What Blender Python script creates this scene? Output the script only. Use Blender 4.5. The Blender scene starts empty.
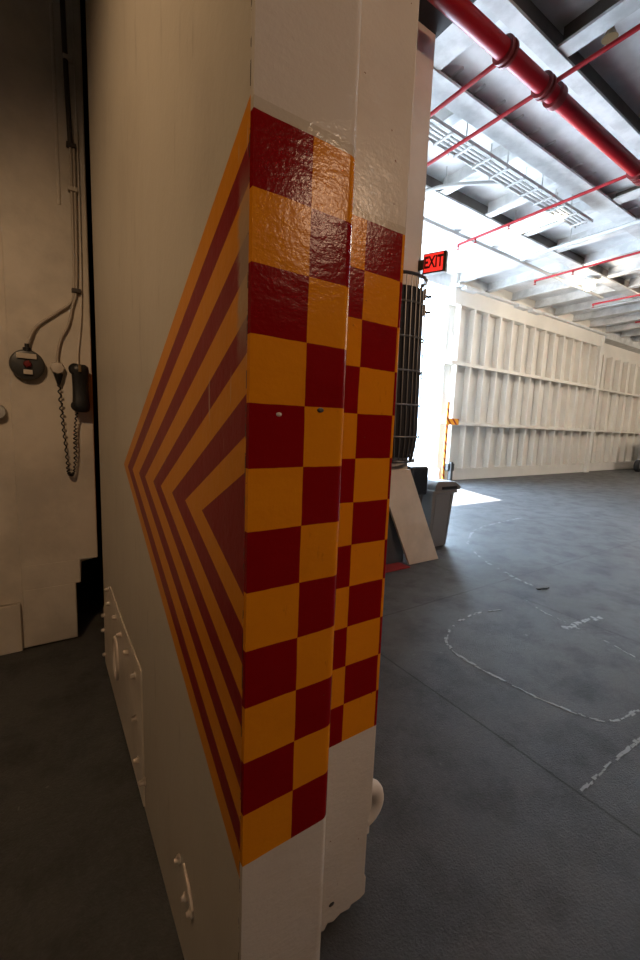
import bpy, bmesh, math, random
from mathutils import Vector, Matrix
random.seed(7)
S = bpy.context.scene
C = S.collection
PI = math.pi

# ------------------------------------------------------------------ materials
def new_mat(name):
    m = bpy.data.materials.new(name); m.use_nodes = True
    nt = m.node_tree
    return m, nt, nt.nodes['Principled BSDF']

class NB:
    """small node builder: every value is a socket or a number"""
    def __init__(s, nt): s.nt = nt; s._pos = None
    def math(s, op, a, b=None, c=None, clamp=False):
        n = s.nt.nodes.new('ShaderNodeMath'); n.operation = op; n.use_clamp = clamp
        for i, v in enumerate((a, b, c)):
            if v is None: continue
            if isinstance(v, (int, float)): n.inputs[i].default_value = v
            else: s.nt.links.new(v, n.inputs[i])
        return n.outputs[0]
    def pos(s):
        if s._pos is None:
            g = s.nt.nodes.new('ShaderNodeNewGeometry')
            sp = s.nt.nodes.new('ShaderNodeSeparateXYZ')
            s.nt.links.new(g.outputs['Position'], sp.inputs[0])
            s._pos = (sp.outputs[0], sp.outputs[1], sp.outputs[2], g.outputs['Position'])
        return s._pos
    def noise(s, scale, detail=4, rough=.55, stretch=None):
        n = s.nt.nodes.new('ShaderNodeTexNoise')
        n.inputs['Scale'].default_value = scale; n.inputs['Detail'].default_value = detail
        n.inputs['Roughness'].default_value = rough
        v = s.pos()[3]
        if stretch:
            mp = s.nt.nodes.new('ShaderNodeMapping'); mp.inputs['Scale'].default_value = stretch
            s.nt.links.new(v, mp.inputs['Vector']); v = mp.outputs[0]
        s.nt.links.new(v, n.inputs['Vector'])
        return n.outputs['Fac']
    def ramp(s, v, a, b):                         # smooth 0..1 between a and b
        n = s.nt.nodes.new('ShaderNodeMapRange'); n.interpolation_type = 'SMOOTHSTEP'
        n.inputs['From Min'].default_value = a; n.inputs['From Max'].default_value = b
        s.nt.links.new(v, n.inputs['Value']); return n.outputs[0]
    def mix(s, f, a, b):
        n = s.nt.nodes.new('ShaderNodeMix'); n.data_type = 'RGBA'
        if isinstance(f, (int, float)): n.inputs[0].default_value = f
        else: s.nt.links.new(f, n.inputs[0])
        for i, v in ((6, a), (7, b)):
            if isinstance(v, tuple): n.inputs[i].default_value = (*v, 1)
            else: s.nt.links.new(v, n.inputs[i])
        return n.outputs[2]
    def bump(s, h, strength, dist, bsdf, prev=None):
        n = s.nt.nodes.new('ShaderNodeBump'); n.inputs['Strength'].default_value = strength
        n.inputs['Distance'].default_value = dist
        s.nt.links.new(h, n.inputs['Height'])
        s.nt.links.new(n.outputs[0], bsdf.inputs['Normal']); return n

def mat(name, col, rough=.5, metal=0, bump=None, var=None, spec=None, emit=None, stretch=None):
    m, nt, b = new_mat(name)
    b.inputs['Roughness'].default_value = rough; b.inputs['Metallic'].default_value = metal
    if spec is not None: b.inputs['Specular IOR Level'].default_value = spec
    nb = NB(nt)
    if var:
        sc, amt = var[0], var[1]
        f = nb.ramp(nb.noise(sc, 5, .6, stretch), .35, .7)
        nt.links.new(nb.mix(f, col, tuple(c * (1 - amt) for c in col)), b.inputs['Base Color'])
    else:
        b.inputs['Base Color'].default_value = (*col, 1)
    if bump: nb.bump(nb.noise(bump[0], 4, .6, stretch), bump[1], bump[2] if len(bump) > 2 else .004, b)
    if emit:
        b.inputs['Emission Color'].default_value = (*emit[0], 1); b.inputs['Emission Strength'].default_value = emit[1]
    return m

WHITE = (.56, .51, .45)
YEL = (.62, .215, .006)
RED = (.205, .003, .004)

def paint_finish(nb, nt, b, rough=.34, bump=.5):
    # hand-brushed enamel: broad strokes with a fine orange-peel on top
    a = nb.noise(16, 4, .6, (1, 1, 2.2)); c = nb.noise(120, 3, .6)
    h = nb.math('ADD', nb.math('MULTIPLY', a, 1.0), nb.math('MULTIPLY', c, .42))
    low = nb.math('SUBTRACT', 1, nb.ramp(nb.pos()[2], .55, .74))          # lumpy, much repainted steel near the deck
    h = nb.math('ADD', h, nb.math('MULTIPLY', low, nb.math('MULTIPLY', nb.noise(48, 5, .7, (1, 1, 1.8)), 1.6)))
    nb.bump(h, bump, .005, b)
    nt.links.new(nb.math('ADD', nb.math('MULTIPLY', nb.noise(9, 3), .12), rough - .06), b.inputs['Roughness'])

def checker_mat(name, x0, cw, nlo, z0, rh, rows, first_red, warp=.0022):
    m, nt, b = new_mat(name); nb = NB(nt)
    X, Y, Z, P = nb.pos()
    wob = nb.math('MULTIPLY', nb.math('SUBTRACT', nb.noise(11, 3), .5), warp * 2)
    zz = nb.math('DIVIDE', nb.math('SUBTRACT', nb.math('ADD', Z, wob), z0), rh)
    xx = nb.math('DIVIDE', nb.math('SUBTRACT', nb.math('ADD', X, wob), x0), cw)
    par = nb.math('MODULO', nb.math('ADD', nb.math('ADD', nb.math('FLOOR', zz), nb.math('FLOOR', xx)), 20 + first_red), 2)
    par = nb.math('GREATER_THAN', nb.math('ABSOLUTE', par), .5)
    inside = nb.math('MULTIPLY', nb.math('GREATER_THAN', zz, 0), nb.math('LESS_THAN', zz, rows))
    # grime, faded spots and hairline cracks belong to the paint
    grime = nb.ramp(nb.noise(5, 6, .65), .5, .8)
    yel = nb.mix(nb.math('MULTIPLY', grime, .45), YEL, (.38, .125, .006))
    yel = nb.mix(nb.math('MULTIPLY', nb.ramp(nb.noise(40, 4, .7, (1, 1, .3)), .62, .75), .5), yel, (.20, .065, .008))
    red = nb.mix(nb.math('MULTIPLY', grime, .4), RED, (.12, .002, .003))
    whi = nb.mix(nb.math('MULTIPLY', nb.ramp(nb.noise(4, 6, .65), .5, .8), .5), WHITE, (.46, .40, .34))
    col = nb.mix(par, yel, red)
    # thin dirt line left by the masking tape at the top of the field
    tape = nb.math('MULTIPLY', nb.math('GREATER_THAN', zz, rows), nb.math('LESS_THAN', zz, rows + .16))
    whi2 = nb.mix(nb.math('MULTIPLY', tape, .55), whi, (.40, .34, .25))
    col = nb.mix(inside, whi2, col)
    chip = nb.math('GREATER_THAN', nb.noise(55, 2, .5), .76)
    col = nb.mix(chip, col, (.14, .04, .02))
    nt.links.new(col, b.inputs['Base Color'])
    paint_finish(nb, nt, b, .18, .24); b.inputs['Specular IOR Level'].default_value = .05
    return m

def chevron_mat(name):
    m, nt, b = new_mat(name); nb = NB(nt)
    X, Y, Z, P = nb.pos()
    A = [1.834, 1.741, 1.639, 1.517, 1.414, 1.297, 1.201, 1.080, .962, .840]
    K = [.538, .530, .526, .524, .520, .514, .502, .498, .478, .476]
    v = nb.math('ABSOLUTE', nb.math('SUBTRACT', Z, 1.317))
    tot = None
    for a, k in zip(A, K):
        ins = nb.math('LESS_THAN', v, nb.math('MULTIPLY', nb.math('SUBTRACT', a, Y), k))
        tot = ins if tot is None else nb.math('ADD', tot, ins)
    odd = nb.math('GREATER_THAN', nb.math('MODULO', tot, 2), .5)
    any_ = nb.math('GREATER_THAN', tot, .5)
    dirt = nb.ramp(nb.noise(3, 6, .65, (1, 1, .5)), .45, .8)
    whi = nb.mix(nb.math('MULTIPLY', dirt, .5), (.50, .45, .37), (.36, .31, .25))
    # black scuff lines and drips running down the old paint
    scf = nb.math('MULTIPLY', nb.ramp(nb.noise(14, 5, .6, (1, 2.2, .22)), .60, .72), .32)
    whi = nb.mix(scf, whi, (.20, .16, .12))
    yel = nb.mix(nb.math('MULTIPLY', dirt, .4), (.60, .215, .008), (.40, .14, .008))
    red = nb.mix(nb.math('MULTIPLY', dirt, .4), (.215, .007, .010), (.13, .005, .007))
    col = nb.mix(any_, whi, nb.mix(odd, red, yel))
    # worn strip at the corner where the paint has been knocked off
    wear = nb.math('MULTIPLY', nb.ramp(nb.math('SUBTRACT', nb.math('ADD', .640, nb.math('MULTIPLY', nb.noise(22, 5, .75), .045)), Y), -.004, .014),
                   nb.math('MULTIPLY', nb.ramp(Z, 1.56, 1.70), nb.math('SUBTRACT', 1, nb.ramp(Z, 1.80, 1.90))))
    col = nb.mix(nb.math('MULTIPLY', wear, .75), col, (.34, .27, .19))
    blk = nb.math('MULTIPLY', nb.math('LESS_THAN', Y, .622), nb.math('GREATER_THAN', nb.noise(38, 3, .6), .52))
    col = nb.mix(blk, col, (.05, .035, .025))
    scr = nb.math('MULTIPLY', nb.ramp(nb.noise(30, 3, .5, (1, 3, .16)), .71, .74), any_)
    col = nb.mix(nb.math('MULTIPLY', scr, .8), col, (.5, .36, .25))
    nt.links.new(col, b.inputs['Base Color'])
    h = nb.math('ADD', nb.noise(10, 4, .6, (1, 1, .6)), nb.math('MULTIPLY', nb.noise(70, 3), .2))
    nb.bump(h, .35, .008, b)
    b.inputs['Roughness'].default_value = .40; b.inputs['Specular IOR Level'].default_value = .35
    return m

def floor_mat():
    m, nt, b = new_mat('dark_deck_paint'); nb = NB(nt)
    X, Y, Z, P = nb.pos()
    wob = nb.math('MULTIPLY', nb.math('SUBTRACT', nb.noise(3, 3), .5), .012)
    def line(v, off, per, w):
        t = nb.math('ADD', nb.math('DIVIDE', nb.math('SUBTRACT', nb.math('ADD', v, wob), off), per), 50.5)
        d = nb.math('ABSOLUTE', nb.math('SUBTRACT', nb.math('FRACT', t), .5))
        return nb.math('LESS_THAN', d, w / per)
    seam = nb.math('MULTIPLY', nb.math('GREATER_THAN', X, 1.0), nb.math('MAXIMUM', line(X, 1.83, 1.78, .006), line(Y, 2.33, 2.70, .006)))
    big = nb.ramp(nb.noise(.55, 6, .6), .35, .7)
    mid = nb.ramp(nb.noise(3.2, 7, .68), .40, .72)
    fine = nb.ramp(nb.noise(45, 4, .7), .4, .7)
    col = nb.mix(big, (.085, .085, .088), (.058, .058, .061))
    col = nb.mix(nb.math('MULTIPLY', mid, .55), col, (.030, .030, .032))
    col = nb.mix(nb.math('MULTIPLY', fine, .16), col, (.15, .15, .15))
    spk = nb.math('GREATER_THAN', nb.noise(17, 2, .4), .775)
    col = nb.mix(nb.math('MULTIPLY', spk, .35), col, (.25, .25, .24))
    col = nb.mix(nb.math('MULTIPLY', seam, .75), col, (.02, .02, .02))
    nt.links.new(col, b.inputs['Base Color'])
    r = nb.math('ADD', .42, nb.math('MULTIPLY', mid, .16))
    nt.links.new(r, b.inputs['Roughness'])
    h = nb.math('ADD', nb.math('MULTIPLY', nb.noise(110, 4, .65), .6), nb.math('MULTIPLY', nb.noise(8, 5), .5))
    h = nb.math('SUBTRACT', h, nb.math('MULTIPLY', seam, .8))
    nb.bump(h, .75, .011, b)
    b.inputs['Specular IOR Level'].default_value = .14
    return m

def stripe_tape_mat():
    m, nt, b = new_mat('orange_hazard_tape'); nb = NB(nt)
    X, Y, Z, P = nb.pos()
    t = nb.math('FRACT', nb.math('MULTIPLY', nb.math('ADD', X, Z), 4.2))
    nt.links.new(nb.mix(nb.math('GREATER_THAN', t, .68), (.9, .36, .02), (.35, .02, .01)), b.inputs['Base Color'])
    b.inputs['Roughness'].default_value = .6
    return m

M = {}
M['floor'] = floor_mat()
M['front'] = checker_mat('checker_enamel_narrow', .262, .1045, 0, .712, .1025, 12, 0)
M['rear'] = checker_mat('checker_enamel_wide', .671, .120, 0, .615, .115, 12, 0)
M['chev'] = chevron_mat('chevron_enamel')
M['wallp'] = mat('cream_bulkhead_paint', (.70, .62, .52), .38, bump=(7, .35, .01), var=(2.5, .25))
M['ivory'] = mat('ivory_steel_paint', (.66, .60, .53), .42, bump=(6, .25, .01), var=(1.5, .14))
M['ribs'] = mat('cream_ribbed_steel', (.87, .83, .76), .45, bump=(3, .05, .006), var=(1.2, .08))
M['ceil'] = mat('white_deckhead_paint', (.78, .79, .80), .5, bump=(5, .2, .01), var=(2.0, .22))
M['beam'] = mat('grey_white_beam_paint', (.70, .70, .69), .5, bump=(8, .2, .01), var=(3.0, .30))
M['web'] = mat('brown_grey_shaded_web', (.15, .132, .115), .6, bump=(8, .2, .01), var=(3, .3))  # brown-grey web paint, made darker to hold the girders' shade
M['dark'] = mat('dark_for_unlit_space', (.035, .032, .03), .8)  # near-black colour stands in for darkness in pocket, soffit and back wall
M['redp'] = mat('red_pipe_paint', (.30, .003, .009), .40, spec=.3, bump=(30, .1, .003))
M['redcl'] = mat('dark_red_clamp_paint', (.16, .012, .012), .5)
M['grey'] = mat('grey_conduit', (.50, .50, .49), .5)
M['cream_cable'] = mat('painted_cable', (.44, .37, .30), .5)
M['brownc'] = mat('dark_brown_cable', (.05, .035, .025), .5)
M['black'] = mat('black_plastic', (.012, .011, .011), .42)
M['blackm'] = mat('black_enamel_wire', (.05, .05, .055), .4, .3)
M['netting'] = mat('black_nylon_netting', (.012, .012, .016), .8, bump=(90, .5, .005))
M['wire'] = mat('grey_worn_wire', (.16, .155, .15), .4, .5)
M['bin'] = mat('grey_bin_plastic', (.23, .225, .22), .5, bump=(60, .1, .002))
M['bin2'] = mat('charcoal_bin_plastic', (.055, .055, .058), .55)
M['bag'] = mat('black_bag_film', (.008, .008, .009), .35, bump=(25, .8, .01))
M['board'] = mat('cream_painted_plywood', (.66, .58, .48), .55, bump=(14, .2, .004), var=(5, .14))
M['gmetal'] = mat('charcoal_metal', (.065, .063, .06), .4, .4)
M['plate'] = mat('aged_label_plate', (.55, .47, .38), .5)
M['rbutton'] = mat('dark_red_button', (.17, .012, .012), .35)
M['brass'] = mat('dull_brass', (.30, .20, .10), .4, .7)
M['beige'] = mat('beige_socket', (.58, .50, .42), .45)
M['chalk'] = mat('worn_white_paint', (.24, .24, .235), .6)
M['redfloor'] = mat('red_rubber', (.30, .014, .012), .6)
M['signred'] = mat('lit_red_panel', (.25, .006, .004), .4, emit=((1, .030, .02), 1.15))
M['signcase'] = mat('bronze_sign_case', (.06, .05, .03), .4, .4)
M['signlet'] = mat('dark_letter', (.13, .012, .006), .5)
M['tube'] = mat('lit_lamp_tube', (1, .95, .85), .4, emit=((1, .90, .74), 14))
M['bulb'] = mat('lit_bulb_glass', (1, .92, .8), .4, emit=((1, .86, .64), 30))
M['lampcase'] = mat('white_lamp_enamel', (.78, .77, .74), .4)
M['rubber'] = mat('black_tyre_rubber', (.03, .03, .032), .8)
M['cartw'] = mat('white_cart_enamel', (.72, .70, .66), .4)
M['hub'] = mat('grey_wheel_hub', (.35, .34, .33), .45)
M['outdeck'] = mat('grey_outdoor_deck', (.28, .29, .31), .8, var=(1, .1))
M['tape'] = stripe_tape_mat()
M['bluegrey'] = mat('blue_grey_paint', (.12, .22, .42), .5)

# ------------------------------------------------------------------ mesh helpers
def BM(): return bmesh.new()
def box(bm, x0, x1, y0, y1, z0, z1):
    v = [bm.verts.new((x, y, z)) for z in (z0, z1) for y in (y0, y1) for x in (x0, x1)]
    for q in ((0, 2, 3, 1), (4, 5, 7, 6), (0, 1, 5, 4), (2, 6, 7, 3), (0, 4, 6, 2), (1, 3, 7, 5)):
        bm.faces.new([v[i] for i in q])
    return bm
def prism(bm, pts, axis, a, b):
    """extrude a 2-D outline along an axis: 'z' takes (x,y), 'y' takes (x,z), 'x' takes (y,z)"""
    f = {'z': lambda p, t: (p[0], p[1], t), 'y': lambda p, t: (p[0], t, p[1]), 'x': lambda p, t: (t, p[0], p[1])}[axis]
    lo = [bm.verts.new(f(p, a)) for p in pts]; hi = [bm.verts.new(f(p, b)) for p in pts]
    n = len(pts)
    bm.faces.new(lo); bm.faces.new(hi[::-1])
    for i in range(n): bm.faces.new((lo[i], hi[i], hi[(i + 1) % n], lo[(i + 1) % n]))
    bmesh.ops.recalc_face_normals(bm, faces=bm.faces[:])
    return bm
def tube(bm, pts, r, n=10, closed=False):
    pts = [Vector(p) for p in pts]; k = len(pts); rings = []; up = None
    for i, p in enumerate(pts):
        if closed: d = pts[(i + 1) % k] - pts[i - 1]
        else: d = pts[min(i + 1, k - 1)] - pts[max(i - 1, 0)]
        d.normalize()
        if up is None: up = d.orthogonal().normalized()
        up = (up - d * up.dot(d))
        up = up.normalized() if up.length > 1e-6 else d.orthogonal().normalized()
        s = d.cross(up); rr = r[i] if isinstance(r, (list, tuple)) else r
        rings.append([bm.verts.new(p + (up * math.cos(2 * PI * j / n) + s * math.sin(2 * PI * j / n)) * rr) for j in range(n)])
    for i in range(k if closed else k - 1):
        a, b = rings[i], rings[(i + 1) % k]
        for j in range(n): bm.faces.new((a[j], a[(j + 1) % n], b[(j + 1) % n], b[j]))
    if not closed: bm.faces.new(rings[0][::-1]); bm.faces.new(rings[-1])
    return bm
def lathe(bm, prof, loc, axis='z', n=28):
    """profile of (radius, height) turned about an axis through loc"""
    L = Vector(loc); rings = []
    for r, h in prof:
        ring = []
        for j in range(n):
            a = 2 * PI * j / n; u, w = r * math.cos(a), r * math.sin(a)
            o = {'z': (u, w, h), 'y': (u, h, w), 'x': (h, u, w)}[axis]
            ring.append(bm.verts.new(L + Vector(o)))
        rings.append(ring)
    for a, b in zip(rings, rings[1:]):
        for j in range(n): bm.faces.new((a[j], a[(j + 1) % n], b[(j + 1) % n], b[j]))
    bm.faces.new(rings[0][::-1]); bm.faces.new(rings[-1])
    bmesh.ops.recalc_face_normals(bm, faces=bm.faces[:])
    return bm
def arc(cx, cy, r, a0, a1, n=8, ry=None):
    return [(cx + r * math.cos(a0 + (a1 - a0) * i / n), cy + (ry or r) * math.sin(a0 + (a1 - a0) * i / n)) for i in range(n + 1)]

def obj(name, bm, m, parent=None, origin=None, smooth=False, bevel=None):
    o_ = Vector(origin) if origin else (parent_world(parent) if parent else Vector((0, 0, 0)))
    bmesh.ops.translate(bm, verts=bm.verts[:], vec=-o_)
    bmesh.ops.recalc_face_normals(bm, faces=bm.faces[:])
    me = bpy.data.meshes.new(name); bm.to_mesh(me); bm.free()
    me.materials.append(m)
    if smooth:
        for p in me.polygons: p.use_smooth = True
        me.set_sharp_from_angle(angle=math.radians(40))
    ob = bpy.data.objects.new(name, me); C.objects.link(ob)
    if parent:
        ob.parent = parent
        ob.location = o_ - parent_world(parent)
    else: ob.location = o_
    if bevel:
        b = ob.modifiers.new('Bevel', 'BEVEL'); b.width = bevel; b.segments = 2; b.limit_method = 'ANGLE'
    return ob
def parent_world(p):
    v = Vector((0, 0, 0))
    while p is not None: v = v + p.location; p = p.parent
    return v
def tag(o, label, cat, group=None):
    o['label'] = label; o['category'] = cat
    if group: o['group'] = group
    return o
def thing(name, label, cat, loc, group=None):
    e = bpy.data.objects.new(name, None); C.objects.link(e); e.location = loc
    e.empty_display_size = .1
    return tag(e, label, cat, group)
def struct(name, bm, m, bevel=None, smooth=False):
    o = obj(name, bm, m, bevel=bevel, smooth=smooth); o['kind'] = 'structure'; return o

ZC, ZF = 5.87, 5.6            # deckhead plating and beam flanges
YF, YW = 8.36, 3.13          # hull side, bulkhead with the telephone
# ------------------------------------------------------------------ the setting
struct('floor', box(BM(), -3.2, 30.2, -20.2, YF + .3, -.2, 0), M['floor'])
struct('floor_outside', box(BM(), -6, 40, YF + .3, 26, -.25, -.05), M['outdeck'])
struct('ceiling', box(BM(), 3.42, 30.2, -20.2, YF + .3, ZC, ZC + .1), M['ceil'])
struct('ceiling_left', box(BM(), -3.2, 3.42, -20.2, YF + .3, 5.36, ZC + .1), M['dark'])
struct('wall_left', box(BM(), -3.2, -3.0, -20.2, YF, 0, ZC), M['wallp'])
struct('wall_back', box(BM(), -3.2, 30.2, -20.2, -20.0, 0, ZC), M['dark'])
struct('wall_right', box(BM(), 30.0, 30.2, -20.0, YF + .3, 0, ZC), M['ivory'])
# telephone bulkhead with the cut-away corner beside the sliding door
struct('wall_front', prism(BM(), [(-3, 0), (.148, 0), (.150, .395), (.178, .405), (.184, .53), (.284, .55), (.288, 5.4), (-3, 5.4)], 'y', YW, YW + .06), M['wallp'], bevel=.006)
bm = box(BM(), -.147, .146, YW - .022, YW + .01, .012, .40); box(bm, -.150, .281, YW - .022, YW + .01, .553, 5.3)
box(bm, -.149, .176, YW - .022, YW + .01, .395, .56)
struct('trim_1', bm, M['wallp'], bevel=.006)                                     # raised plate
struct('baseboard_front', box(BM(), -3, -.16, YW - .03, YW + .02, 0, .318), M['wallp'], bevel=.006)
struct('trim_2', box(BM(), .130, .148, YW - .030, YW - .01, 2.75, 5.3), M['wallp'], bevel=.006)  # weld strip
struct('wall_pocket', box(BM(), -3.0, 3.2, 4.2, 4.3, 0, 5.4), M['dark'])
# bulkhead that carries the stretcher, and its return along the opening
bm = box(BM(), .815, 3.385, 3.3, 3.42, 0, 5.4); box(bm, 3.20, 3.385, 3.42, YF + .3, 0, ZC)
struct('wall_partition', bm, M['ivory'])
# hull side: stiffened plating right of the opening
bm = BM()
box(bm, 9.78, 18.95, YF, YF + .3, 0, ZC)
def stiff(bm, xs, yb, dep, tiers, fl):
    for x in xs:
        for a, b in tiers:
            box(bm, x - .012, x + .012, yb - dep, yb, a, b)
            if fl: box(bm, x - fl, x + fl, yb - dep - .012, yb - dep, a, b)
xs = [10.10 + .648 * i for i in range(14)]
stiff(bm, xs, YF, .20, ((.36, 1.70), (1.76, 3.42), (3.48, 5.06)), .035)
for z in (1.73, 3.45):
    box(bm, 9.78, 18.95, YF - .24, YF, z - .03, z + .03)
    box(bm, 9.78, 18.95, YF - .26, YF - .24, z - .05, z + .05)
box(bm, 9.78, 18.95, YF - .22, YF, 5.06, ZC); box(bm, 9.78, 18.95, YF - .10, YF, 0, .36)
box(bm, 18.7, 18.95, YF - .24, YF, 0, ZC)
struct('wall_far', bm, M['ribs'])
bm = BM(); box(bm, 18.95, 30.0, YF + .14, YF + .3, 0, ZC)
stiff(bm, [19.5 + .80 * i for i in range(13)], YF + .14, .20, ((.36, 1.70), (1.76, 3.42), (3.48, 4.85)), .04)
for z in (1.73, 3.45): box(bm, 18.95, 30, YF - .09, YF + .14, z - .03, z + .03)
box(bm, 18.95, 30.0, YF + .02, YF + .14, 0, .36)
struct('wall_far_recessed', bm, M['ribs'])
struct('trim_3', box(BM(), 18.95, 30, YF - .3, YF + .14, 5.40, ZC), M['beam'])
struct('trim_4', box(BM(), 3.385, 9.78, YF, YF + .3, 5.52, ZC), M['ceil'])          # lintel of the opening
bm = BM(); box(bm, 9.76, 19.0, YF - .34, YF - .22, 5.50, 5.56)
for x in (9.99, 12.6, 13.4): box(bm, x, x + .55, YF - .40, YF - .2, 5.44, 5.53)
struct('trim_5', bm, M['ceil'])
# deckhead framing: I-beams, each its own piece of the structure
n_trim = [10]
def ibeam_x(y0, x0, x1, w, zf=ZF, web=.03):
    bm = BM(); box(bm, x0, x1, y0, y0 + w, zf, zf + .035); c = y0 + w * .35
    struct('trim_%d' % n_trim[0], bm, M['beam']); n_trim[0] += 1
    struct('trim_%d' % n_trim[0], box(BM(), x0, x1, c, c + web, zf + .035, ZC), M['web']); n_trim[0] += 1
def ibeam_y(x0, y0, y1, w, zf=ZF, zc=ZC):
    bm = BM(); box(bm, x0, x0 + w, y0, y1, zf, zf + .03); c = x0 + w * .45
    struct('trim_%d' % n_trim[0], bm, M['beam']); n_trim[0] += 1
    struct('trim_%d' % n_trim[0], box(BM(), c, c + .025, y0, y1, zf + .03, zc), M['web'] if y0 < 3.9 else M['beam']); n_trim[0] += 1  # near webs get the shade-darkened colour
ibeam_x(2.86, 3.42, 30, .16, ZF)                # three longitudinal girders
ibeam_x(3.80, 3.42, 30, .30, ZF)
ibeam_x(5.46, 3.42, 30, .26, ZF)
ibeam_x(-1.2, 3.42, 30, .25, ZF); ibeam_x(-4.6, 3.42, 30, .25, ZF)
x = 4.66
while x < 29:
    ibeam_y(x, 4.10, 5.46, .17, ZF + .02); ibeam_y(x, 5.72, YF - .2, .17, ZF + .02); x += 1.29
for x in (3.50,): ibeam_y(x, 3.02, 3.80, .50, ZF + .02)
for x in (8.50, 12.4, 16.3, 20.2, 24.1): ibeam_y(x, 3.02, 3.80, .25, ZF + .02)
for x in (4.78, 7.35, 9.9, 12.5, 15.1, 17.7, 20.3, 22.9, 25.5): ibeam_y(x, -8.0, 2.86, .20, ZF + .02)
box_ = box(BM(), 3.42, 30.2, 2.98, 3.92, 5.765, 5.80)
struct('trim_8', box_, M['ceil'])
# row of stubs welded along the second girder
bm = BM()
for i in range(40):
    x = 4.3 + i * .42; box(bm, x, x + .02, 3.72, 3.90, 5.735, 5.77)
struct('trim_9', bm, M['beam'])

# ------------------------------------------------------------------ the sliding door (main subject)
D = thing('sliding_door', 'white steel sliding door end painted with red and yellow checkers and chevrons', 'door', (.27, .60, 0))
leaf = obj('door_leaf', box(BM(), .270, .430, .607, 2.70, .012, 5.34), M['chev'], D)
leaf['label'] = 'white door face with nested red and yellow chevrons'
out = [(.2665, .600)] + arc(.437, .622, .022, -PI / 2, 0, 8) + [(.459, .86), (.42, .86), (.42, .611), (.2665, .611)]
p = obj('edge_plate', prism(BM(), out, 'z', .012, 5.34), M['front'], D, smooth=True)
p['label'] = 'narrow door edge with two columns of red and yellow checkers'
out = [(.40, .02), (.52, .012), (.60, .022), (.640, .004), (.652, .022), (.672, .012), (.70, .022), (.735, .014), (.742, .024),
       (.775, .022), (.797, .028), (.798, .09), (.791, .10), (.792, .30), (.8035, .33), (.8035, 5.34), (.40, 5.34)]
p = obj('rear_leaf', prism(BM(), out, 'y', .84, 3.9), M['rear'], D, bevel=.012)
p['label'] = 'set-back door leaf with wider red and yellow checkers'
for x, y, z, rr, m_ in ((.398, .600, 1.527, .0045, 'gmetal'), (.318, .600, 1.516, .0035, 'plate'), (.662, .84, .085, .007, 'black')):
    bm = lathe(BM(), [(rr, .001), (rr * .95, -.0012), (rr * .5, -.002)], (x, y, z), 'y', 9)
    for v in bm.verts: v.co.x = x + (v.co.x - x) * 1.5
    obj('paint_chip', bm, M[m_], D)
# riveted doubler plate low on the chevron side
obj('doubler_plate', prism(BM(), [(2.68, .02), (2.68, .37), (2.37, .61), (1.98, .59), (1.53, .585), (1.52, .03)], 'x', .264, .271), M['wallp'], D, bevel=.002)
for y, z in ((2.417, .578), (2.374, .515), (2.624, .343), (2.139, .536), (2.66, .235), (1.989, .515), (1.801, .525), (1.644, .503), (1.635, .329), (1.61, .163), (1.496, .158), (2.62, .10)):
    obj('stud', lathe(BM(), [(.016, -.004), (.016, .0), (.011, .004), (.010, .016), (.006, .020)], (.264, y, z), 'x', 12).__class__ and
        lathe(BM(), [(.016, .004), (.016, 0), (.011, -.004), (.010, -.016), (.006, -.020)], (.264, y, z), 'x', 12), M['beige'], D, smooth=True)
obj('port_rim', tube(BM(), [(.262, 2.16 + .07 * math.cos(a), .31 + .105 * math.sin(a)) for a in [2 * PI * i / 28 for i in range(28)]], .010, 8, True), M['beige'], D, smooth=True)
bm = BM(); tube(bm, [(.268, .985, .325), (.268, .94, .31), (.268, .905, .27)], [.004, .006, .005], 8)
obj('weld_bead', bm, M['beige'], D, smooth=True)
for y, z in ((1.03, .295), (.965, .245), (.915, .255)):
    obj('stud', lathe(BM(), [(.012, .004), (.012, -.004), (.007, -.008), (.005, -.014)], (.268, y, z), 'x', 12), M['beige'], D, smooth=True)
# padeye on the far edge
pts = [(.803 + .050 * math.sin(t), .875, .318 - .054 * math.cos(t)) for t in [PI * i / 16 for i in range(17)]]
obj('padeye', tube(BM(), pts, .024, 12), M['ivory'], D, smooth=True)
obj('padeye_plate', box(BM(), .800, .812, .855, .895, .225, .41), M['ivory'], D, bevel=.002)

# ------------------------------------------------------------------ telephone corner
YP = YW - .022
# call button disc
B = thing('call_button', 'round charcoal call button with red centre and two label plates on wall', 'button', (-.058, YP, 1.79))
cb = (-.058, YP + .006, 1.795)
obj('button_case', lathe(BM(), [(.070, 0), (.086, -.010), (.088, -.040), (.080, -.052), (.058, -.058), (.02, -.059)], cb, 'y', 40), M['gmetal'], B, smooth=True)
obj('label_plate', box(BM(), -.108, -.010, YP - .064, YP - .054, 1.828, 1.858), M['plate'], B, bevel=.002)
obj('label_plate', box(BM(), -.078, -.033, YP - .064, YP - .054, 1.738, 1.765), M['plate'], B, bevel=.002)
obj('button', lathe(BM(), [(.021, -.055), (.021, -.066), (.015, -.074), (.004, -.075)], (-.056, YP, 1.798), 'y', 24), M['rbutton'], B, smooth=True)
obj('cable_gland', lathe(BM(), [(.022, 0), (.022, .022), (.012, .026), (.012, .045)], (-.055, YP - .028, 1.872), 'z', 18), M['black'], B, smooth=True)
# socket
K = thing('phone_socket', 'beige octagonal wall socket with black coiled cord hanging from it', 'socket', (.093, YP, 1.79))
obj('socket_body', lathe(BM(), [(.037, 0), (.040, -.030), (.034, -.044), (.012, -.047)], (.093, YP, 1.793), 'y', 8), M['beige'], K)
obj('cord_plug', lathe(BM(), [(.010, -.062), (.014, -.045), (.024, -.012), (.026, 0)], (.097, YP - .026, 1.757), 'z', 18), M['black'], K, smooth=True)
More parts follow.
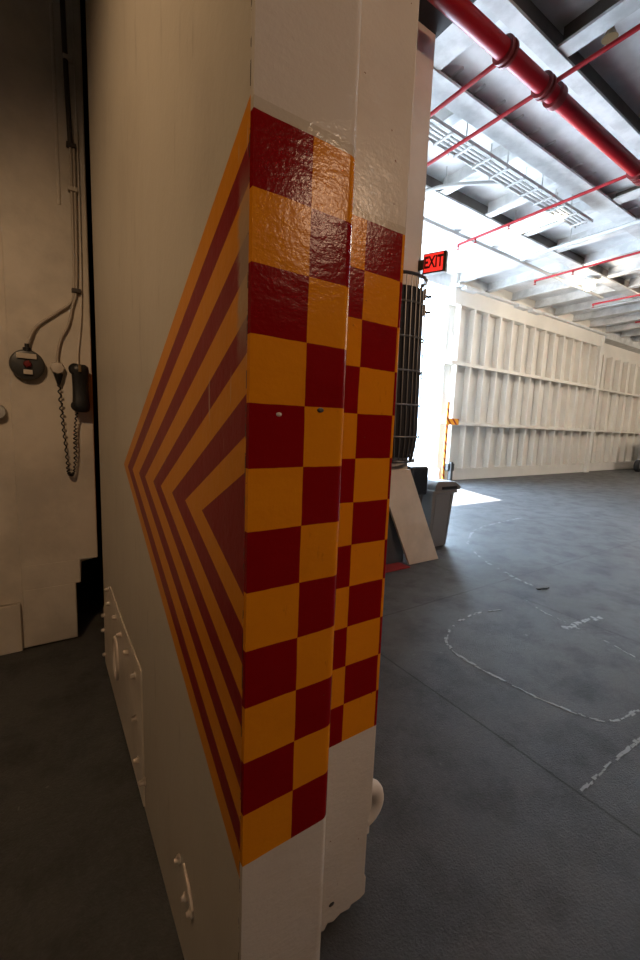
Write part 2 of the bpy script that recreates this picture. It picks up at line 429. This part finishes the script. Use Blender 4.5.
# handset
T = thing('telephone_handset', 'black telephone handset hung upright beside the dark door gap', 'telephone', (.205, YP, 1.55))
prof = [(1.53, .030, .022), (1.54, .044, .032), (1.57, .049, .036), (1.61, .046, .028), (1.68, .044, .024), (1.75, .046, .028), (1.785, .049, .036), (1.81, .046, .032), (1.822, .032, .02)]
bm = BM(); rings = []
for z, w, d in prof:
    rings.append([bm.verts.new((.211 + w * math.copysign(abs(math.cos(t)) ** .7, math.cos(t)), YP - .062 + d * math.copysign(abs(math.sin(t)) ** .7, math.sin(t)), z)) for t in [2 * PI * j / 20 for j in range(20)]])
for a, b in zip(rings, rings[1:]):
    for j in range(20): bm.faces.new((a[j], a[(j + 1) % 20], b[(j + 1) % 20], b[j]))
bm.faces.new(rings[0][::-1]); bm.faces.new(rings[-1])
obj('handset_body', bm, M['black'], T, smooth=True)
obj('earpiece', lathe(BM(), [(.034, -.0), (.036, -.03), (.026, -.04)], (.184, YP - .05, 1.79), 'y', 24), M['black'], T, smooth=True)
obj('mouthpiece', lathe(BM(), [(.030, -.0), (.033, -.03), (.024, -.038)], (.186, YP - .05, 1.568), 'y', 24), M['black'], T, smooth=True)
obj('brass_clip', box(BM(), .200, .216, YP - .106, YP - .092, 1.775, 1.815), M['brass'], T, bevel=.002)
obj('cradle', box(BM(), .172, .238, YP - .045, YP, 1.60, 1.76), M['black'], T, bevel=.006)
# coiled cord, hanging in a loop between socket and handset
path = [Vector(q) for q in ((.097, YP - .028, 1.70), (.104, YP - .03, 1.55), (.112, YP - .03, 1.40), (.122, YP - .032, 1.25), (.130, YP - .032, 1.15), (.146, YP - .034, 1.125),
        (.160, YP - .034, 1.16), (.170, YP - .034, 1.26), (.172, YP - .034, 1.36), (.176, YP - .04, 1.45), (.186, YP - .055, 1.525))]
def catmull(P, n):
    out = []
    Q = [P[0]] + P + [P[-1]]
    for i in range(1, len(Q) - 2):
        for k in range(n):
            t = k / n; a, b, c, d = Q[i - 1], Q[i], Q[i + 1], Q[i + 2]
            out.append(.5 * ((2 * b) + (c - a) * t + (2 * a - 5 * b + 4 * c - d) * t * t + (3 * b - a - 3 * c + d) * t ** 3))
    return out + [P[-1]]
cl = catmull(path, 60); hel = []
for i, p in enumerate(cl):
    a = i * .36 + .8 * math.sin(i * .05); r = .0065 + .002 * math.sin(i * .031)
    hel.append(p + Vector((r * math.cos(a), r * math.sin(a), 0)))
tag(obj('coiled_cord', tube(BM(), hel, .0042, 6), M['black'], origin=(.14, YP, 1.12), smooth=True), 'black coiled telephone cord hanging in a long loop below socket and handset', 'cord')
# painted conduits and cables
def cable(name, pts, r, m, label):
    P = catmull([Vector(p) for p in pts], 8)
    return tag(obj(name, tube(BM(), P, r, 10), m, origin=pts[-1], smooth=True), label, 'cable')
yc = YP - .014
cable('wall_cable', [(.196, yc, 5.2), (.194, yc, 3.85), (.207, yc, 3.10)], .014, M['brownc'], 'dark brown cable running up the wall above the pale one')
cable('wall_cable', [(.207, yc, 3.08), (.204, yc, 2.6), (.199, yc, 2.30), (.18, yc, 2.20), (.10, yc, 2.12), (.00, yc, 2.03), (-.04, yc - .01, 1.95), (-.055, yc - .014, 1.90)], .008, M['cream_cable'], 'pale painted cable sweeping left down to the round call button')
cable('wall_cable', [(.224, yc, 3.08), (.220, yc, 2.6), (.210, yc, 2.28), (.188, yc, 2.18), (.160, yc, 2.06), (.118, yc, 1.97), (.098, yc, 1.88), (.094, yc, 1.825)], .008, M['cream_cable'], 'pale painted cable curving down to the beige socket')
cable('wall_cable', [(.240, yc, 5.2), (.244, yc, 3.0), (.238, yc, 2.3), (.225, yc, 2.05), (.208, yc, 1.90), (.205, yc - .01, 1.80)], .004, M['wallp'], 'thin wall-coloured cable running straight down to the black handset')
for i, z in enumerate((2.27, 2.85, 3.09, 3.55)):
    tag(obj('cable_clip', box(BM(), .185, .236, yc - .018, YP, z - .012, z + .012), M['brownc'] if i in (0, 2) else M['wallp'], origin=(.21, YP, z), bevel=.003),
        ('dark clip where the pale cables fan out', 'cream clip on the pale cables below the dark cable', 'dark clip at the lower end of the dark brown cable', 'cream clip halfway up the dark brown cable')[i], 'clip', 'clips on the wall cables')
o = obj('round_fitting', lathe(BM(), [(.040, 0), (.045, -.02), (.038, -.05), (.012, -.056)], (-.215, YW + .008, 1.512), 'y', 28), M['grey'], origin=(-.215, YW, 1.512), smooth=True)
tag(o, 'grey round fitting on the wall at the left edge below the call button', 'fitting')

# ------------------------------------------------------------------ by the opening
# basket stretcher hung upright on the bulkhead
st = thing('basket_stretcher', 'black wire basket stretcher hung upright on the white bulkhead above the leaning board', 'stretcher', (3.30, 3.30, 1.15))
cx, hw, dp = 3.125, .275, .20
def sect(z, k=1.0, n=14, a0=PI, a1=2 * PI):
    sh = .05 * (3.1 - z) / 1.95                      # it hangs slightly askew
    return [(cx + sh + hw * k * math.cos(a0 + (a1 - a0) * i / n), 3.285 + dp * k * math.sin(a0 + (a1 - a0) * i / n), z) for i in range(n + 1)]
def taper(z):
    t = (z - 1.15) / 1.95
    return .80 + .20 * min(1, t / .12) if t < .12 else 1.0
bm = BM(); rr = []
for z in (1.20, 1.24, 1.32, 1.5, 2.0, 2.5, 2.90):
    rr.append([bm.verts.new(p) for p in sect(z, taper(z) * .93)])
for a, b in zip(rr, rr[1:]):
    for j in range(len(a) - 1): bm.faces.new((a[j], a[j + 1], b[j + 1], b[j]))
bm.faces.new(rr[0]); bm.faces.new(rr[-1][::-1])
for i in range(len(rr) - 1): bm.faces.new((rr[i][0], rr[i + 1][0], rr[i + 1][-1], rr[i][-1]))
obj('liner', bm, M['netting'], st)
for z in (1.16, 1.42, 1.75, 2.09, 2.42, 2.75, 3.01):
    obj('hoop', tube(BM(), sect(z, taper(z)), .010 if 1.2 < z < 2.9 else .017, 8), M['wire'] if 1.2 < z < 2.9 else M['blackm'], st, smooth=True)
for i in range(1, 14):
    obj('long_wire', tube(BM(), [sect(z, taper(z))[i] for z in (1.16, 1.22, 1.3, 1.42, 1.75, 2.09, 2.42, 2.75, 3.01)], .006, 6), M['wire'], st, smooth=True)
for i in (0, 14):
    obj('side_rail', tube(BM(), [sect(z, taper(z))[i] for z in (1.16, 1.22, 1.3, 1.42, 1.75, 2.09, 2.42, 2.75, 3.01)], .018, 10), M['blackm'], st, smooth=True)
for z in (2.93, 2.77):
    bm = tube(BM(), [(3.395, 3.27, z), (3.47, 3.25, z - .03), (3.51, 3.24, z - .02)], .016, 8); tube(bm, [(3.43, 3.26, z + .05), (3.435, 3.26, z - .07)], .012, 8)
    obj('strap_hook', bm, M['blackm'], st, smooth=True)

# leaning board
bm = prism(BM(), [(2.90, 1.06), (3.385, 1.06), (3.83, .0), (3.35, .0)], 'y', 0, .03)
for v in bm.verts:
    v.co.y += 3.14 + .115 * v.co.z / 1.06
tag(obj('leaning_board', bm, M['board'], origin=(3.6, 3.15, 0), bevel=.004), 'cream painted board leaning slantwise against the bulkhead under the stretcher', 'board')

# rubbish bins
def bin_(name, label, x0, x1, y0, y1, h, m, lid):
    r = thing(name, label, 'bin', ((x0 + x1) / 2, (y0 + y1) / 2, 0))
    bm = BM(); k = .045
    lo = [(x0 + k, y0 + k), (x1 - k, y0 + k), (x1 - k, y1 - k), (x0 + k, y1 - k)]; hi = [(x0, y0), (x1, y0), (x1, y1), (x0, y1)]
    a = [bm.verts.new((*q, .0)) for q in lo]; b = [bm.verts.new((*q, h)) for q in hi]
    bm.faces.new(a[::-1]); bm.faces.new(b)
    for i in range(4): bm.faces.new((a[i], a[(i + 1) % 4], b[(i + 1) % 4], b[i]))
    obj('bin_body', bm, m, r, bevel=.02)
    bm = BM()
    for (p, q) in (((x0, y0), (x1, y0)), ((x1, y0), (x1, y1)), ((x1, y1), (x0, y1)), ((x0, y1), (x0, y0))):
        pass
    box(bm, x0 - .02, x1 + .02, y0 - .02, y1 + .02, h - .03, h + .015)
    obj('rim', bm, m, r, bevel=.01)
    for fx in (.12, .88):                                    # moulded ribs on the front
        xx = x0 + k * .6 + (x1 - x0 - k * 1.2) * fx
        obj('moulded_rib', prism(BM(), [(y0 + k - .008, .03), (y0 + .05, .03), (y0 + .02, h - .05), (y0 - .008, h - .05)], 'x', xx - .012, xx + .012), m, r)
    if lid == 'dome':
        prism_pts = [(x0 + .01, h + .015), (x1 + .06, h + .015), (x1 + .07, h + .05), (x1 - .04, h + .12), (x0 + .05, h + .135), (x0 + .015, h + .09)]
        obj('lid', prism(BM(), prism_pts, 'y', y0 - .035, y1 + .035), m, r, bevel=.012)
        obj('lid_slot', box(BM(), x0 + .12, x1 - .02, y0 - .045, y0 - .02, h + .03, h + .065), M['black'], r)
    return r
bin_('rubbish_bin', 'grey plastic rubbish bin with sloping lid standing right of the board', 4.00, 4.42, 3.44, 3.95, .74, M['bin'], 'dome')
b2 = bin_('rubbish_bin', 'charcoal bin with black bag half hidden behind the leaning board', 3.49, 3.91, 3.50, 3.95, .78, M['bin2'], None)
obj('bin_bag', box(BM(), 3.66, 3.945, 3.475, 3.72, .70, 1.06), M['bag'], b2, bevel=.03)
obj('bag_corner', box(BM(), 3.56, 3.635, 3.48, 3.70, .70, 1.07), M['bag'], b2, bevel=.02)
tag(obj('dark_gap_sheet', box(BM(), 2.70, 3.37, 3.262, 3.30, .0, .74), M['bin2'], origin=(3.0, 3.28, 0), bevel=.006), 'dark flat sheet added to fill the dark gap behind the leaning board', 'panel')  # dark sheet added to darken the gap beside the board
tag(obj('floor_mat', box(BM(), 2.75, 3.29, 3.07, 3.25, .0005, .012), M['redfloor'], origin=(3.05, 3.1, 0), bevel=.004), 'small red rubber mat on floor at the foot of the leaning board', 'mat')

# exit sign
ex = thing('exit_sign', 'red lit EXIT sign projecting from the end of the white bulkhead', 'sign', (3.37, 3.285, 3.10))
def exbox(x0, x1, y0, y1, z0, z1): return box(BM(), 3.37 + x0, 3.37 + x1, 3.285 + y0, 3.285 + y1, 3.10 + z0, 3.10 + z1)
obj('sign_bracket', exbox(-.02, .05, -.02, .02, .05, .15), M['signcase'], ex, bevel=.004)
obj('sign_case', exbox(.035, .275, -.03, .03, .0, .20), M['signcase'], ex, bevel=.006)
obj('sign_panel', exbox(.050, .245, -.036, -.028, .014, .186), M['signred'], ex)
def text_mesh(txt, size, ext):
    cu = bpy.data.curves.new('lettering', 'FONT'); cu.body = txt; cu.size = size; cu.extrude = ext; cu.align_x = 'CENTER'; cu.align_y = 'CENTER'; cu.offset = .003
    ob = bpy.data.objects.new('lettering', cu); C.objects.link(ob)
    dg = bpy.context.evaluated_depsgraph_get(); me = bpy.data.meshes.new_from_object(ob.evaluated_get(dg))
    C.objects.unlink(ob); bpy.data.objects.remove(ob); bpy.data.curves.remove(cu); return me
me = text_mesh('EXIT', .098, .002); me.transform(Matrix.Rotation(PI / 2, 4, 'X')); me.transform(Matrix.Diagonal((.98, 1, 1.62, 1))); me.materials.append(M['signlet'])
o = bpy.data.objects.new('lettering', me); C.objects.link(o); o.parent = ex; o.location = (.148, -.0375, .10)
ex.rotation_euler = (0, 0, math.radians(-67))

# hazard tape on the jamb of the opening
hz = thing('hazard_tape', 'orange and dark striped hazard tape running down the opening jamb', 'tape', (9.80, YF - .26, 0))
obj('upright_strip', box(BM(), 9.74, 9.83, YF - .285, YF - .2606, .0, 2.32), M['tape'], hz)
obj('cross_strip', box(BM(), 9.83, 10.28, YF - .285, YF - .2606, 1.68, 1.86), M['tape'], hz)
bm = box(BM(), 9.80, 10.08, YF - .42, YF - .29, .33, .55); box(bm, 9.86, 9.96, YF - .48, YF - .36, .0, .60)
tag(obj('stop_bracket', bm, M['gmetal'], origin=(9.95, YF - .40, 0), bevel=.02), 'dark steel stop bracket low on the opening jamb under the tape', 'bracket')

# white equipment cart at the right edge
ct = thing('equipment_cart', 'white wheeled equipment cart at the far right by the hull side', 'cart', (23.3, 6.9, 0))
obj('cart_body', box(BM(), 22.1, 24.6, 6.3, 7.5, .42, 1.95), M['cartw'], ct, bevel=.06)
for x, y in ((22.15, 6.32), (24.3, 6.32), (22.05, 7.48), (24.3, 7.48)):
    w = obj('wheel', lathe(BM(), [(.12, -.09), (.24, -.09), (.27, -.06), (.27, .06), (.24, .09), (.12, .09)], (x, y, .271), 'y', 28), M['rubber'], ct, smooth=True)
    obj('hub', lathe(BM(), [(.03, -.10), (.13, -.095), (.13, .095), (.03, .10)], (x, y, .271), 'y', 20), M['hub'], w, smooth=True)

# ------------------------------------------------------------------ overhead services
sp = thing('sprinkler_piping', 'red sprinkler main with thin branch pipes under the deckhead', 'pipe', (4.7, 2.88, 5.2))
obj('main_pipe', tube(BM(), [(.95 + 1.6 * i, 2.88, 5.2) for i in range(18)], .085, 20), M['redp'], sp, smooth=True)
for x, y0, y1 in ((4.0, 2.9, 4.6), (4.69, -1.0, 5.0), (7.13, 2.9, 5.96), (10.2, 2.9, 6.1), (13.2, 2.9, 6.09), (16.2, 2.9, 6.1), (7.3, -3.5, 2.8)):
    z = 5.22
    obj('branch_pipe', tube(BM(), [(x, y0, z), (x, (y0 + y1) / 2, z), (x, y1, z)], .024, 12), M['redp'], sp, smooth=True)
    obj('coupling', lathe(BM(), [(.092, -.05), (.118, -.045), (.118, -.015), (.095, -.01), (.095, .01), (.118, .015), (.118, .045), (.092, .05)], (x - .07 if x < 4.5 else x - .06, 2.88, 5.2), 'x', 20), M['redcl'], sp, smooth=True)
obj('coupling', lathe(BM(), [(.092, -.05), (.118, -.045), (.118, .045), (.092, .05)], (4.86, 2.88, 5.2), 'x', 20), M['redcl'], sp, smooth=True)
for x, y in ((4.69, 4.62), (7.13, 4.85), (7.13, 5.55), (7.13, 5.95), (10.2, 5.2), (10.2, 6.08), (13.2, 6.07)):
    obj('sprinkler_head', lathe(BM(), [(.022, .0), (.022, -.02), (.010, -.03), (.010, -.06), (.03, -.064), (.03, -.07)], (x, y, 5.20), 'z', 12), M['redp'], sp, smooth=True)

ct_ = thing('cable_tray', 'white ladder cable tray with conduits hung below the deckhead beams', 'cable tray', (6.5, 4.3, 5.38))
for y in (4.12, 4.42): obj('rail', box(BM(), 3.6, 8.6, y, y + .02, 5.40, 5.45), M['grey'], ct_)
for i in range(12): obj('rung', box(BM(), 3.8 + i * .42, 3.83 + i * .42, 4.12, 4.44, 5.38, 5.40), M['grey'], ct_)
for k, y in enumerate((4.18, 4.24, 4.30, 4.37)): obj('conduit', tube(BM(), [(3.6, y, 5.44), (6.3, y, 5.44), (8.6, y, 5.44)], .014 + .005 * (k % 2), 10), M['grey'], ct_, smooth=True)
for i in range(5):
    for y in (4.13, 4.43): obj('hanger', tube(BM(), [(4.0 + i * .95, y, 5.36), (4.0 + i * .95, y, ZC)], .010, 6), M['grey'], ct_)
def conduit(pts, r, label):
    bm = tube(BM(), catmull([Vector(p) for p in pts], 6), r, 10)
    for p in pts[1:-1]: tube(bm, [(p[0], p[1], p[2]), (p[0], p[1], ZC)], .008, 6)
    return tag(obj('deckhead_conduit', bm, M['grey'], origin=pts[0], smooth=True), label, 'pipe')
conduit([(3.5, 6.2, 5.575), (6.5, 6.2, 5.575), (10, 6.2, 5.575), (14, 6.2, 5.575)], .04, 'white pipe running level along the deckhead near the hull side')
conduit([(5.6, 6.1, 5.57), (5.62, 5.8, 5.57), (5.8, 5.2, 5.57), (6.4, 4.6, 5.57)], .03, 'pale bent conduit crossing to the cable tray')
conduit([(9.55, 6.1, 5.565), (9.55, 5.0, 5.565), (9.6, 3.0, 5.565)], .04, 'white pipe crossing beneath the beams right of the bright lamp')
conduit([(14.9, 6.9, 5.565), (14.9, 5.0, 5.565), (14.9, 2.9, 5.565)], .04, 'white pipe crossing beneath the beams beyond the round lamp')

# lamps
L1 = thing('ceiling_lamp', 'long bright fluorescent lamp between the white deckhead beams', 'lamp', (7.95, 4.85, 5.5))
obj('lamp_case', box(BM(), 7.80, 8.16, 4.30, 5.50, 5.48, 5.56), M['lampcase'], L1, bevel=.01)
for x in (7.89, 8.07): obj('lamp_tube', tube(BM(), [(x, 4.34, 5.455), (x, 4.9, 5.455), (x, 5.46, 5.455)], .022, 12), M['tube'], L1, smooth=True)
for y in (4.5, 5.3): obj('hanger', tube(BM(), [(7.98, y, 5.55), (7.98, y, ZC)], .01, 6), M['grey'], L1)
L2 = thing('ceiling_lamp', 'round glowing lamp under the deckhead near the far wall', 'lamp', (12.1, 5.72, 5.4))
obj('lamp_shade', lathe(BM(), [(.05, .25), (.09, .22), (.20, .12), (.21, .10)], (12.1, 5.72, 5.40), 'z', 24), M['lampcase'], L2, smooth=True)
obj('lamp_bulb', lathe(BM(), [(.03, -.11), (.10, -.08), (.14, 0), (.12, .08), (.05, .12)], (12.1, 5.72, 5.40), 'z', 20), M['bulb'], L2, smooth=True)
obj('stem', tube(BM(), [(12.1, 5.72, 5.64), (12.1, 5.72, ZC)], .02, 8), M['grey'], L2)
hn = thing('alarm_horn', 'small brass horn on a thin pipe beside the right red branch pipe', 'horn', (5.09, 2.44, 5.62))
obj('bell', lathe(BM(), [(.075, -.04), (.06, -.02), (.03, .05), (.03, .09)], (5.05, 2.46, 5.62), 'z', 20), M['brass'], hn, smooth=True)
obj('stem', tube(BM(), [(5.05, 2.46, 5.70), (5.05, 2.2, 5.72), (5.05, 1.2, 5.72)], .014, 8), M['grey'], hn)
obj('bracket', box(BM(), 5.03, 5.07, 2.44, 2.48, 5.70, ZC), M['grey'], hn)

# ------------------------------------------------------------------ worn markings and scraps on the floor
def flakes(pts, w, keep, name, label):
    P = catmull([Vector((*p, 0)) for p in pts], 24); bm = BM()
    for a, b in zip(P, P[1:]):
        d = b - a
        if d.length < 1e-5: continue
        n = Vector((-d.y, d.x, 0)).normalized()
        k = max(1, int(d.length / .02))
        for i in range(k):
            if random.random() > keep: continue
            c = a + d * (i + random.random()) / k + n * random.uniform(-.4, .4) * w
            l, h = random.uniform(.008, .026), random.uniform(.2, .55) * w; u = d.normalized()
            q = [c + u * l * random.uniform(.6, 1.2) * s + n * h * random.uniform(.5, 1.2) * t for s, t in ((-1, -1), (1, -1), (1, 1), (-1, 1))]; hz_ = random.uniform(.0012, .0034)
            top = [bm.verts.new((*v.xy, hz_)) for v in q]; bot = [bm.verts.new((*v.xy, .0)) for v in q]
            bm.faces.new(top)
            for j in range(4): bm.faces.new((bot[j], bot[(j + 1) % 4], top[(j + 1) % 4], top[j]))
    o = obj(name, bm, M['chalk'], origin=(*pts[len(pts) // 2], 0))
    return tag(o, label, 'floor marking')
flakes([(3.19, 1.93), (2.88, 1.99), (2.48, 1.89), (2.31, 1.74), (2.27, 1.55), (2.28, 1.34), (2.31, 1.09), (2.39, .87), (2.49, .79), (2.76, .76), (3.1, .78)], .020, .40, 'floor_marking', 'worn white rounded outline painted on the deck nearest the door')
flakes([(3.36, 1.475), (3.42, 1.46), (3.83, 1.42)], .045, .5, 'floor_marking', 'short worn white dash painted inside the rounded outline')
flakes([(1.86, .67), (2.1, .67), (2.3, .665), (2.46, .66)], .016, .55, 'floor_marking', 'short straight worn white line near the lower right corner')
flakes([(7.06, 4.05), (5.68, 3.9), (4.79, 3.45), (4.35, 2.95), (4.14, 2.54), (4.0, 2.1)], .03, .35, 'floor_marking', 'faint white curved line on the deck beyond the grey bin')
flakes([(3.6, 1.95), (3.5, 1.75), (3.46, 1.56), (3.40, 1.2), (3.33, .97), (3.3, .7)], .014, .25, 'floor_marking', 'thin broken white line along the deck seam at the right')
for (x, y), lb in (((3.98, 2.02), 'smaller black rubber scrap lying on the deck'), ((4.06, 2.0), 'larger black rubber scrap lying on the deck')):
    bm = prism(BM(), [(x - .04, y), (x - .01, y - .02), (x + .045, y - .01), (x + .03, y + .02), (x - .02, y + .022)], 'z', .0005, .012)
    tag(obj('rubber_scrap', bm, M['black'], origin=(x, y, 0)), lb, 'scrap', 'black scraps on the deck')

# ------------------------------------------------------------------ light
def lamp(kind, loc, energy, col, size=.2, name='lamp'):
    l = bpy.data.lights.new(name, kind); l.energy = energy; l.color = col
    if kind == 'POINT': l.shadow_soft_size = size
    o = bpy.data.objects.new(name, l); C.objects.link(o); o.location = loc; return o
def area(loc, energy, col, sx, sy, name):
    l = bpy.data.lights.new(name, 'AREA'); l.energy = energy; l.color = col; l.shape = 'RECTANGLE'; l.size = sx; l.size_y = sy
    o = bpy.data.objects.new(name, l); C.objects.link(o); o.location = loc; return o
def spot(loc, to, energy, col, deg, blend, size):
    l = bpy.data.lights.new('cone_lamp_light', 'SPOT'); l.energy = energy; l.color = col
    l.spot_size = math.radians(deg); l.spot_blend = blend; l.shadow_soft_size = size
    o = bpy.data.objects.new('cone_lamp_light', l); C.objects.link(o); o.location = loc
    o.rotation_euler = (Vector(to) - Vector(loc)).to_track_quat('-Z', 'Y').to_euler(); return o
sun = bpy.data.lights.new('sun', 'SUN'); sun.energy = 60; sun.angle = .01; sun.color = (1, .97, .93)
so = bpy.data.objects.new('sun', sun); C.objects.link(so); so.location = (14, 16, 14)
so.rotation_euler = Vector((-1.25, -3.3, -5.5)).to_track_quat('-Z', 'Y').to_euler()
WARM = (1, .86, .68)
area((7.98, 4.9, 5.42), 55, (1, .88, .70), .3, 1.1, 'lamp_light')
lamp('POINT', (12.1, 5.72, 5.22), 70, WARM, .12, 'lamp_light')
for q, e in (((15.5, 3.4, 5.3), 420), ((22.5, 3.4, 5.3), 360)):
    lamp('POINT', q, e, WARM, .2, 'lamp_light')
spot((4.3, -4.6, 5.0), (1.8, 2.2, 2.9), 840, (1, .66, .42), 64, .8, .16)  # lamp behind the camera; cone shaped to keep light off the deck
spot((-.95, .58, 3.6), (.2, 2.1, 1.3), 125, (1, .67, .39), 96, 1, .10)  # left bay lamp; cone shaped to darken wall top and floor

w = bpy.data.worlds.new('sky'); S.world = w; w.use_nodes = True
bg = w.node_tree.nodes['Background']; bg.inputs['Color'].default_value = (.56, .77, 1.0, 1); bg.inputs['Strength'].default_value = 30.0

# ------------------------------------------------------------------ camera
f_px = 415.0
yaw, pitch, roll = math.radians(33.85), math.atan(54 / 415), math.atan(.0375)
F = Vector((math.sin(yaw) * math.cos(pitch), math.cos(yaw) * math.cos(pitch), -math.sin(pitch)))
R0 = Vector((math.cos(yaw), -math.sin(yaw), 0)); U0 = R0.cross(F)
R = R0 * math.cos(roll) + U0 * math.sin(roll); U = U0 * math.cos(roll) - R0 * math.sin(roll)
cd = bpy.data.cameras.new('camera'); co = bpy.data.objects.new('camera', cd); C.objects.link(co)
co.matrix_world = Matrix(((R.x, U.x, -F.x, 0), (R.y, U.y, -F.y, 0), (R.z, U.z, -F.z, 1.5), (0, 0, 0, 1)))
cd.sensor_fit = 'VERTICAL'; cd.sensor_height = 36; cd.lens = f_px / 960 * 36; cd.clip_start = .02; cd.clip_end = 300
S.camera = co
S.view_settings.view_transform = 'Standard'; S.view_settings.look = 'None'
S.view_settings.exposure = 0; S.view_settings.gamma = 1; S.view_settings.use_curve_mapping = False
